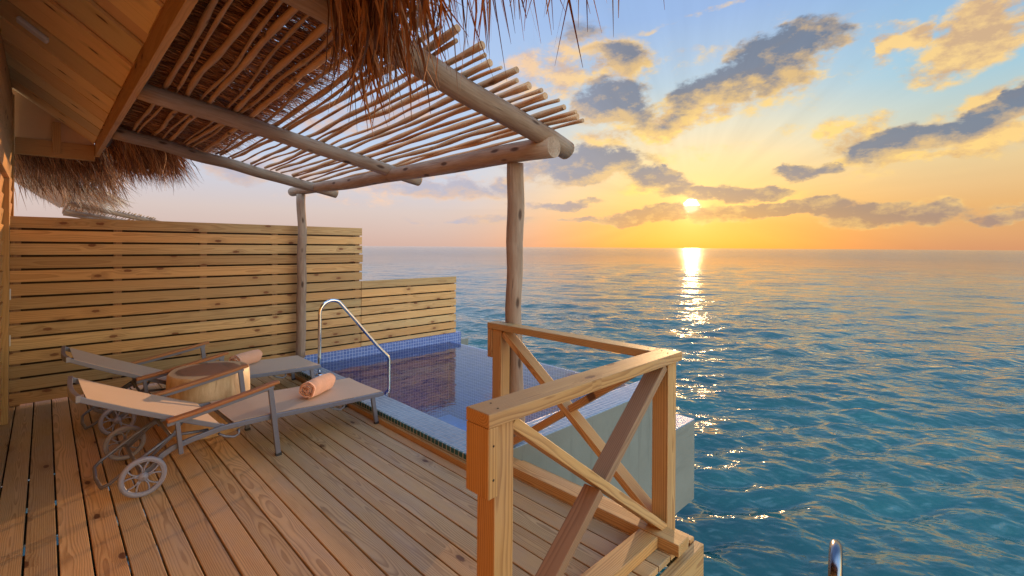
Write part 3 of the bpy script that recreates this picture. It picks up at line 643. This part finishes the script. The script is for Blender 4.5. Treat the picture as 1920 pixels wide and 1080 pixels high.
# ------------------------------------------------------------------ villa
def villa():
    root = tag(empty('villa', (-1.5, 3, 0)), 'timber villa with thatched eaves and sloping boarded soffit at the left', 'villa')
    def bd(mb, *a, **k): o = mb.build(*a, **k); o.location = (1.5, -3, 0); return o
    def pl(o): o.location = (1.5, -3, 0); return o
    # siding
    w = MB(); z = 0.
    while z < 3.4:
        w.beam((-.272, -3.0, z + .07), (-.272, 7.64, z + .07), .016, .15, up=(.12, 0, 1)); z += .135
    bd(w, 'siding', M['house'], root, bevel=.002)
    w = MB(); w.box(-5, -.285, -3, 7.66, -.25, 3.45); bd(w, 'wall', M['plaster'], root)
    t = MB(); t.box(-.29, -.245, 7.645, 7.70, 0, 3.26); bd(t, 'corner_trim', M['house'], root, bevel=.003)
    d = MB(); d.box(-.30, -.222, 6.10, 6.23, .0, 2.30); d.box(-.30, -.222, 4.6, 6.098, 2.18, 2.30); fr = bd(d, 'door_frame', M['house'], root, bevel=.003)
    for zz in (1.14, .72):
        h = MB(); h.box(-.225, -.214, 6.231, 6.245, zz - .05, zz + .05); h.build('hinge', M['fix'], fr, .002)
    # soffit planks follow the roof slope
    d = V(1, 0, -.74).normalized(); up = V(.74, 0, 1).normalized(); S0 = V(.43, 0, 2.83)
    s = MB(); edges = [(7.72, 7.22), (7.18, 6.74), (6.70, 6.30), (6.26, 5.86), (5.82, 5.31), (5.26, 4.83), (4.77, 4.19), (4.07, 3.70), (3.46, 3.02), (2.80, 2.32), (2.05, 1.55), (1.3, .8), (.6, .1), (-.1, -.6), (-.8, -1.3), (-1.5, -2)]
    for y1, y0 in edges:
        a = S0 + V(0, (y0 + y1) / 2, .006); L = 3.2
        s.obox(a - d * (L / 2), d, V(0, 1, 0), up, L, y1 - y0, .024)
    bd(s, 'soffit', M['ceil'], root, bevel=.002)
    c = MB(); c.obox(S0 + up * .030 - d * 1.6 + V(0, 2.75, 0), d, V(0, 1, 0), up, 3.2, 9.9, .02); bd(c, 'ceiling_panel', M['plaster'], root)
    f = MB(); f.box(.436, .478, -2.1, 7.78, 2.675, 2.90); bd(f, 'fascia', M['house'], root, bevel=.003)
    tb = MB(); tb.box(-.244, .432, 7.70, 7.77, 2.615, 2.80); bd(tb, 'tie_beam', M['house'], root, bevel=.003)
    k = MB(); k.box(.06, .13, 7.66, 7.72, 2.66, 3.02); bd(k, 'king_post', M['house'], root, bevel=.003)
    gp = MB(); gp.v = [(-.28, 7.75, 2.79), (.43, 7.75, 2.79), (.43, 7.75, 2.98), (-.28, 7.75, 3.50), (-.28, 7.78, 2.79), (.43, 7.78, 2.79), (.43, 7.78, 2.98), (-.28, 7.78, 3.50)]
    for q in ((0, 1, 2, 3), (7, 6, 5, 4), (0, 4, 5, 1), (1, 5, 6, 2), (2, 6, 7, 3), (3, 7, 4, 0)): gp.face(list(q), [gp.v[i] for i in q], .5)
    bd(gp, 'gable_panel', M['plaster'], root)
    l = MB(); q = S0 - d * .62 + V(0, 4.95, -.03); l.obox(q, d, V(0, 1, 0), up, .2, .09, .035); bd(l, 'ceiling_light', M['fix'], root, bevel=.012)
    # thatch: a core slab with combed strips over, under and along its edges
    def ptop(x, y):
        z1, z2, z3 = purz(2.3, x) + .076, purz(4.35, x) + .062, purz(6.1, x) + .06
        return np.where(y < 4.35, z1 + (z2 - z1) * (y - 2.3) / 2.05, z2 + (z3 - z2) * (y - 4.35) / 1.75) + .042
    def slab(p, q, y0, y1, th): mb_.obox((Vector(p) + Vector(q)) / 2 + V(0, (y0 + y1) / 2, 0), (Vector(q) - Vector(p)).normalized(), V(0, 1, 0), (Vector(q) - Vector(p)).normalized().cross(V(0, 1, 0)), (Vector(q) - Vector(p)).length, y1 - y0, th)
    mb_ = MB(); slab((-2.6, 0, 5.32), (.46, 0, 3.06), -2.2, 8.0, .16); slab((.46, 0, 3.16), (1.0, 0, 3.02), -2.2, 6.9, .07); th = bd(mb_, 'thatch', M['thatch'], root)
    def st(name, m, *a, **k): o = strands(name, m, *a, parent=root, **k); o.location = (1.5, -3, 0); return o
    U = RNG.uniform
    n = 11000; x = .42 + .80 * RNG.random(n) ** 1.15; y = U(1.3, 6.9, n); P = np.stack([x, y, ptop(x, y) + U(.004, .10, n)], 1)
    D = np.stack([np.ones(n), RNG.normal(0, .13, n), -.19 + U(-.01, .10, n)], 1); st('thatch_underlayer', M['thatch'], P, D, U(.16, .38, n), U(.004, .010, n), gravity=.02)
    # eave fringe over the pergola: a few strips droop between the poles
    n = 1900; y = U(2.1, 6.25, n); x = U(1.0, 1.3, n); P = np.stack([x, y, ptop(x, y) + U(.0, .08, n)], 1)
    D = np.stack([np.ones(n), RNG.normal(-.1, .35, n), -.2 + RNG.normal(0, .12, n)], 1); st('eave_fringe', M['thatch'], P, D, U(.12, .36, n), U(.003, .007, n), gravity=.2)
    # free-hanging fringe near the camera
    n1, n2 = 390, 430; y = np.concatenate([RNG.triangular(1.72, 2.12, 2.26, n1), .38 + 1.35 * RNG.random(n2) ** 1.25]); n = n1 + n2
    cl = .06 * np.sin(y * 23) + .05 * np.sin(y * 61 + 1)
    x = 1.04 + RNG.normal(0, .05, n); P = np.stack([x, y, 2.82 + U(-.05, .10, n)], 1)
    D = np.stack([U(.0, .35, n), RNG.normal(-.02, .12, n), -np.ones(n)], 1)
    L = np.concatenate([.22 + .56 * RNG.beta(1.5, 2.5, n1), (.16 + .58 * RNG.beta(2.2, 2.4, n2) + cl[n1:]) * np.clip(.72 + .25 * y[n1:], .7, 1.05)])
    st('hanging_fringe', M['thatch'], P, D, L, U(.004, .018, n), gravity=.8)
    # beyond the pergola: dense hanging eave
    n = 2300; y = U(6.3, 7.7, n); x = .52 + U(0, .46, n) * np.clip((7.75 - y) * 1.6, .3, 1); P = np.stack([x, y, 2.86 - .18 * (x - .5) + U(-.06, .08, n)], 1)
    D = np.stack([U(.25, 1.0, n), RNG.normal(-.08, .16, n), -.9 * np.ones(n)], 1); st('eave_fringe', M['thatch'], P, D, U(.25, .60, n), U(.005, .012, n), gravity=.7)
    # hip end beyond the gable
    n = 950; x = U(-.35, .62, n); y = U(7.85, 8.7, n); P = np.stack([x, y, 2.98 - .42 * (y - 7.8) + U(-.06, .06, n)], 1)
    D = np.stack([U(.3, 1.0, n), U(.0, .4, n), -.95 * np.ones(n)], 1); st('hip_fringe', M['thatch2'], P, D, U(.28, .62, n), U(.006, .014, n), gravity=.5)
    n = 1200; x = U(-.35, .62, n); y = U(7.85, 8.7, n); P = np.stack([x, y, 2.98 - .42 * (y - 7.8) + U(-.06, .06, n)], 1)
    D = np.stack([U(.15, .7, n), U(.0, .4, n), -.95 * np.ones(n)], 1); st('hip_fringe', M['thatch'], P, D, U(.25, .62, n), U(.005, .011, n), gravity=.5)
    n = 1200; x = U(-.35, .5, n); P = np.stack([x, U(7.8, 7.95, n), 2.7 + U(-.05, .1, n)], 1); D = np.stack([U(.1, .5, n), U(0, .3, n), -np.ones(n)], 1); st('hip_fringe', M['thatch'], P, D, U(.15, .4, n), U(.004, .008, n), gravity=.5)
    # outer face of the roof
    n = 9000; x = U(-2.4, 1.0, n); y = U(-2.2, 8.1, n); z = np.where(x < .46, 5.32 - .7386 * (x + 2.6), 3.06 - .303 * (x - .46)) + .1; P = np.stack([x, y, z], 1)
    D = np.stack([np.ones(n), RNG.normal(0, .1, n), np.where(x < .46, -.7, -.28)], 1); st('roof_cover', M['thatch2'], P, D, U(.3, .6, n), U(.008, .016, n), gravity=.1)
villa()

# neighbouring villa far along the jetty
def neighbour():
    r = pergola('neighbour_pergola', 17.9, True); tag(r, 'distant pale pole pergola of the next villa just above the fence', 'pergola')
    root = tag(empty('neighbour_villa', (-1.5, 21, 0)), 'thatched next villa glimpsed between the house corner and the fence top', 'villa')
    mb = MB(); mb.box(-5, -1.2, 15, 25.6, -.25, 3.4); o = mb.build('wall', M['plaster'], root); o.location = (1.5, -21, 0)
    n = 5000; U = RNG.uniform; x = U(-2.4, 1.1, n); y = U(15.5, 26, n); z = np.where(x < .46, 5.32 - .7386 * (x + 2.6), 3.06 - .303 * (x - .46)) + .05; P = np.stack([x, y, z], 1)
    D = np.stack([np.ones(n), RNG.normal(0, .1, n), np.where(x < .46, -.7, -.5)], 1); o = strands('thatch', M['thatch2'], P, D, U(.4, .8, n), U(.012, .03, n), root, gravity=.3); o.location = (1.5, -21, 0)
    mb = MB(); mb.obox((-1.07, 20.7, 4.19), V(1, 0, -.7386).normalized(), V(0, 1, 0), V(.7386, 0, 1).normalized(), 3.8, 10.4, .12); o = mb.build('roof', M['thatch2'], root); o.location = (1.5, -21, 0)
neighbour()

# ------------------------------------------------------------------ loungers
def lounger():
    root = empty('sun_lounger')
    W = .64
    def rail(pts, t, sq=(.026, .042)): return [V(s, t, z) for s, z in pts], sq
    prof = [(.05, .262), (-.25, .268), (-.55, .280), (-.93, .298), (-1.24, .300), (-1.42, .272), (-1.53, .245), (-1.585, .215), (-1.64, .150), (-1.69, .125)]
    f = MB()
    for t in (.0, W): f.tube([V(s, t, z) for s, z in prof], 0, sq=(.024, .034))
    for s, z in ((.045, .262), (-1.15, .285), (-.86, .27)): f.tube([V(s, .012, z), V(s, W - .012, z)], .014, 8)
    f.tube([V(-1.69, -.05, .125), V(-1.69, W + .05, .125)], .011, 8)
    f.build('frame', M['metal'], root, .003)
    bprof = [(-1.215, .298), (-1.38, .372), (-1.55, .450), (-1.75, .545), (-1.93, .638), (-1.99, .671)]
    f = MB()
    for t in (.022, W - .022): f.tube([V(s, t, z) for s, z in bprof], 0, sq=(.022, .032))
    f.tube([V(-1.992 - .016 * math.sin(math.pi * i / 12), .01 + (W - .02) * i / 12, .672 - .012 * math.sin(math.pi * i / 12)) for i in range(13)], 0, sq=(.026, .044))
    f.tube([V(-1.92, .03, .622), V(-1.92, W - .03, .622)], .012, 8); f.tube([V(-1.25, .03, .31), V(-1.25, W - .03, .31)], .012, 8)
    f.build('backrest_frame', M['metal'], root, .003)
    def sling(pr, n0, n1, sag):
        P, G = [], []; L = 0; pr2 = []
        for i in range(n0 + 1):
            u = i / n0 * (len(pr) - 1); k = min(int(u), len(pr) - 2); a, c = pr[k], pr[k + 1]; fr = u - k; pr2.append((a[0] + (c[0] - a[0]) * fr, a[1] + (c[1] - a[1]) * fr))
        for s, z in pr2:
            P.append([V(s, .012 + (W - .024) * j / n1, z + .012 - sag * math.sin(math.pi * j / n1)) for j in range(n1 + 1)])
        G = P; m = MB(); m.grid(P, G=G); Q = [[p - V(0, 0, .004) for p in r] for r in P]; m.grid(Q[::-1], G=Q[::-1])
        for a, c in ((0, 1),): 
            m.grid([[r[0] for r in P], [r[0] for r in Q]]); m.grid([[r[-1] for r in Q], [r[-1] for r in P]])
        m.grid([P[-1], Q[-1]]); m.grid([Q[0], P[0]])
        return m
    sling([(.045, .272), (-.25, .278), (-.55, .290), (-.93, .308), (-1.16, .310)], 24, 10, .007).build('seat_sling', M['sling'], root)
    sling([(-1.25, .322), (-1.38, .382), (-1.55, .460), (-1.75, .555), (-1.955, .660)], 20, 10, .006).build('back_sling', M['sling'], root)
    ap = [(-1.565, .428), (-1.4, .452), (-1.2, .487), (-1.0, .524), (-.90, .545), (-.865, .549)]
    for t in (-.03, W + .03):
        a = MB(); a.tube([V(s, t, z + .012) for s, z in ap], 0, sq=(.052, .024)); ar = a.build('armrest', M['teak'], root, .007, 3)
        a = MB(); a.tube([V(s, t, z - .012) for s, z in ap[:-1]], 0, sq=(.024, .024)); a.tube([V(-1.508, t, .425), V(-1.485, t, .205)], 0, sq=(.034, .026)); a.build('armrest_support', M['metal'], ar, .003)
        l = MB(); l.tube([V(-.925, t, .528), V(-.865, t, .008)], 0, sq=(.026, .036)); lg = l.build('leg', M['metal'], root, .003); c = MB(); c.tube([V(-.866, t, .02), V(-.864, t, .0)], 0, sq=(.03, .04)); c.build('foot_cap', M['rubber'], lg)
    for t in (.02, W - .02):
        l = MB(); l.tube([V(-.045, t, .25), V(-.002, t, .008)], 0, sq=(.026, .034)); lg = l.build('leg', M['metal'], root, .003); c = MB(); c.tube([V(-.004, t, .02), V(0, t, 0)], 0, sq=(.03, .038)); c.build('foot_cap', M['rubber'], lg)
    # prop under the backrest and the wheel yoke
    p = MB(); a, c = .09, W - .09
    p.tube([V(-1.47, a, .33), V(-1.66, a, .21), V(-1.84, a, .085), V(-1.875, a + .03, .062), V(-1.885, (a + c) / 2, .055), V(-1.875, c - .03, .062), V(-1.84, c, .085), V(-1.66, c, .21), V(-1.47, c, .33)], .011, 8)
    for t in (a, c): p.tube([V(-1.44, t, .40), V(-1.52, t, .29), V(-1.69, t, .135)], .010, 8); p.tube([V(-1.30, t, .28), V(-1.52, t, .30)], .010, 8)
    p.tube([V(-1.52, a, .295), V(-1.52, c, .295)], .010, 8)
    p.build('prop_frame', M['metal'], root)
    for s in (-1.15, -.34):
        h = MB(); h.tube([V(s - .10, .03, .255), V(s - .06, .03, .225), V(s, .03, .205), V(s + .03, .03, .22), V(s + .03, .03, .255)], .009, 8); h.build('tie_hook', M['metal'], root)
    for t, sgn in ((-.05, -1), (W + .05, 1)):
        w = MB(); c = V(-1.69, t, .127)
        pr = [(.126 - .016 * (1 - math.cos(q)) , .015 * math.sin(q)) for q in np.linspace(0, 2 * math.pi, 10)[:-1]]
        w.ring(c, (0, 1, 0), pr, 48); wo = w.build('wheel', M['wheel'], root)
        w = MB()
        w.ring(c, (0, 1, 0), [(.104, -.012), (.096, -.012), (.094, 0), (.096, .012), (.104, .012)], 48); w.build('rim', M['wheel'], wo)
        w = MB()
        for k in range(5):
            for sd in (-1, 1):
                a0 = 2 * math.pi * k / 5 + sd * .10 + .3; a1 = 2 * math.pi * k / 5 + sd * .30 + .3; e = lambda a, r: c + V(math.cos(a) * r, sgn * .002, math.sin(a) * r)
                w.tube([e(a0 + sd * .1, .024), e(a0, .05), e(a0 + (a1 - a0) * .45, .075), e(a1, .098)], [.0062, .0052, .0052, .0062], 7)
        w.build('spokes', M['wheel'], wo)
        w = MB(); w.ring(c, (0, sgn, 0), [(.0, -.015), (.028, -.015), (.030, 0), (.024, .012), (.012, .020), (.0, .022)], 24); w.build('hub', M['wheel'], wo)
    return root
def copy_tree(o, parent=None):
    c = o.copy(); COL.objects.link(c); c.parent = parent
    for ch in list(o.children): copy_tree(ch, c)
    return c
l1 = lounger(); l2 = copy_tree(l1)
l1.location = (2.139, 3.862, 0); l1.rotation_euler.z = R(1.5); l2.location = (2.13, 5.205, 0); l2.rotation_euler.z = R(1.0)
tag(l1, 'reclined beige sling lounger with teak arms nearest the camera, in front of the stump', 'sun lounger', 'sun loungers on the deck')
tag(l2, 'reclined beige sling lounger with teak arms beside the slatted fence, behind the stump', 'sun lounger', 'sun loungers on the deck')

def towel(name, loc, rz, label, length=.36, Rr=.082):
    mb = MB(); turns = 4.6; n = 130; th = Rr / (turns + .6); prof = []
    out, inn = [], []
    for i in range(n + 1):
        a = i / n * turns * 2 * math.pi + .6; r = .008 + (Rr - .008) * i / n; w = 1 + .03 * math.sin(3 * a + 1)
        out.append((a, r * w)); inn.append((a, max(r - th * .80, .002) * w))
    loop = out + inn[::-1]
    q = np.random.default_rng(int(rz * 100) + 5); ns = 14; P, G = [], []
    ph = q.random(6) * 6
    for j in range(ns + 1):
        x = (j / ns - .5) * length; e = abs(2 * j / ns - 1); k = 1 - .07 * max(0, e - .75) / .25; row, gr = [], []
        for i, (a, r) in enumerate(loop):
            rr = r * k * (1 + .02 * math.sin(5 * x / length * 3 + a * 2 + ph[0]) + .012 * math.sin(11 * x / length + ph[1] + 3 * a))
            xo = x + (.010 * math.sin(a * 1.3 + ph[2]) + .006 * math.sin(a * 5)) * (1 if e > .8 else 0)
            row.append(V(xo, rr * math.cos(a), max(rr * math.sin(a) * .92, -Rr * .84))); gr.append((x, a * .02, r))
        row.append(row[0].copy()); gr.append(gr[0]); P.append(row); G.append(gr)
    mb.grid(P, G=G)
    m = len(loop)
    for j, rev in ((0, False), (ns, True)):
        i0 = j * (m + 1)
        for i in range(n):
            q4 = [i0 + i, i0 + i + 1, i0 + m - 2 - i, i0 + m - 1 - i]; q4 = q4 if rev else q4[::-1]
            mb.face(q4, [(j, mb.v[k][1], mb.v[k][2]) for k in q4], .5, True)
    o = mb.build(name, M['towel']); o.location = loc; o.rotation_euler = (0, R(2), rz); tag(o, label, 'towel', 'rolled towels on the loungers'); return o
towel('rolled_towel', (1.72, 4.16, .372), R(38), 'rolled peach towel on the lounger nearest the camera, spiral end in view')
towel('rolled_towel', (1.56, 5.68, .370), R(38), 'rolled peach towel on the far lounger, half hidden by the stump')

def stump():
    mb = MB(); n = 56; q = np.random.default_rng(9); ph = q.random(8) * 6.28
    def rad(th, z): return .322 * (1 + .03 * math.sin(2 * th + ph[0]) + .018 * math.sin(3 * th + ph[1]) + .008 * math.sin(7 * th + ph[2] + z * 2)) * (1 - .05 * z + .02 * math.sin(z * 9 + ph[3]))
    zs = [0, .04, .12, .2, .3, .4, .481, .494, .50]
    P = []
    for i, z in enumerate(zs):
        k = 1 if i < 7 else (.985 if i == 7 else .965)
        P.append([V(rad(t, z) * k * math.cos(t), rad(t, z) * k * math.sin(t), z) for t in np.linspace(0, 2 * math.pi, n + 1)])
    mb.grid([r[::-1] for r in P])
    top = P[-1]; rings = [[V(p.x * s, p.y * s, .50) for p in top] for s in (1, .8, .6, .4, .2, .01)]
    mb.grid([r[::-1] for r in rings], mi=1)
    o = mb.build('stump_table', [M['stump'], M['stumptop']]); o.location = (1.04, 4.85, .002); tag(o, 'round tree stump side table with dark heartwood top between the loungers', 'side table')
stump()
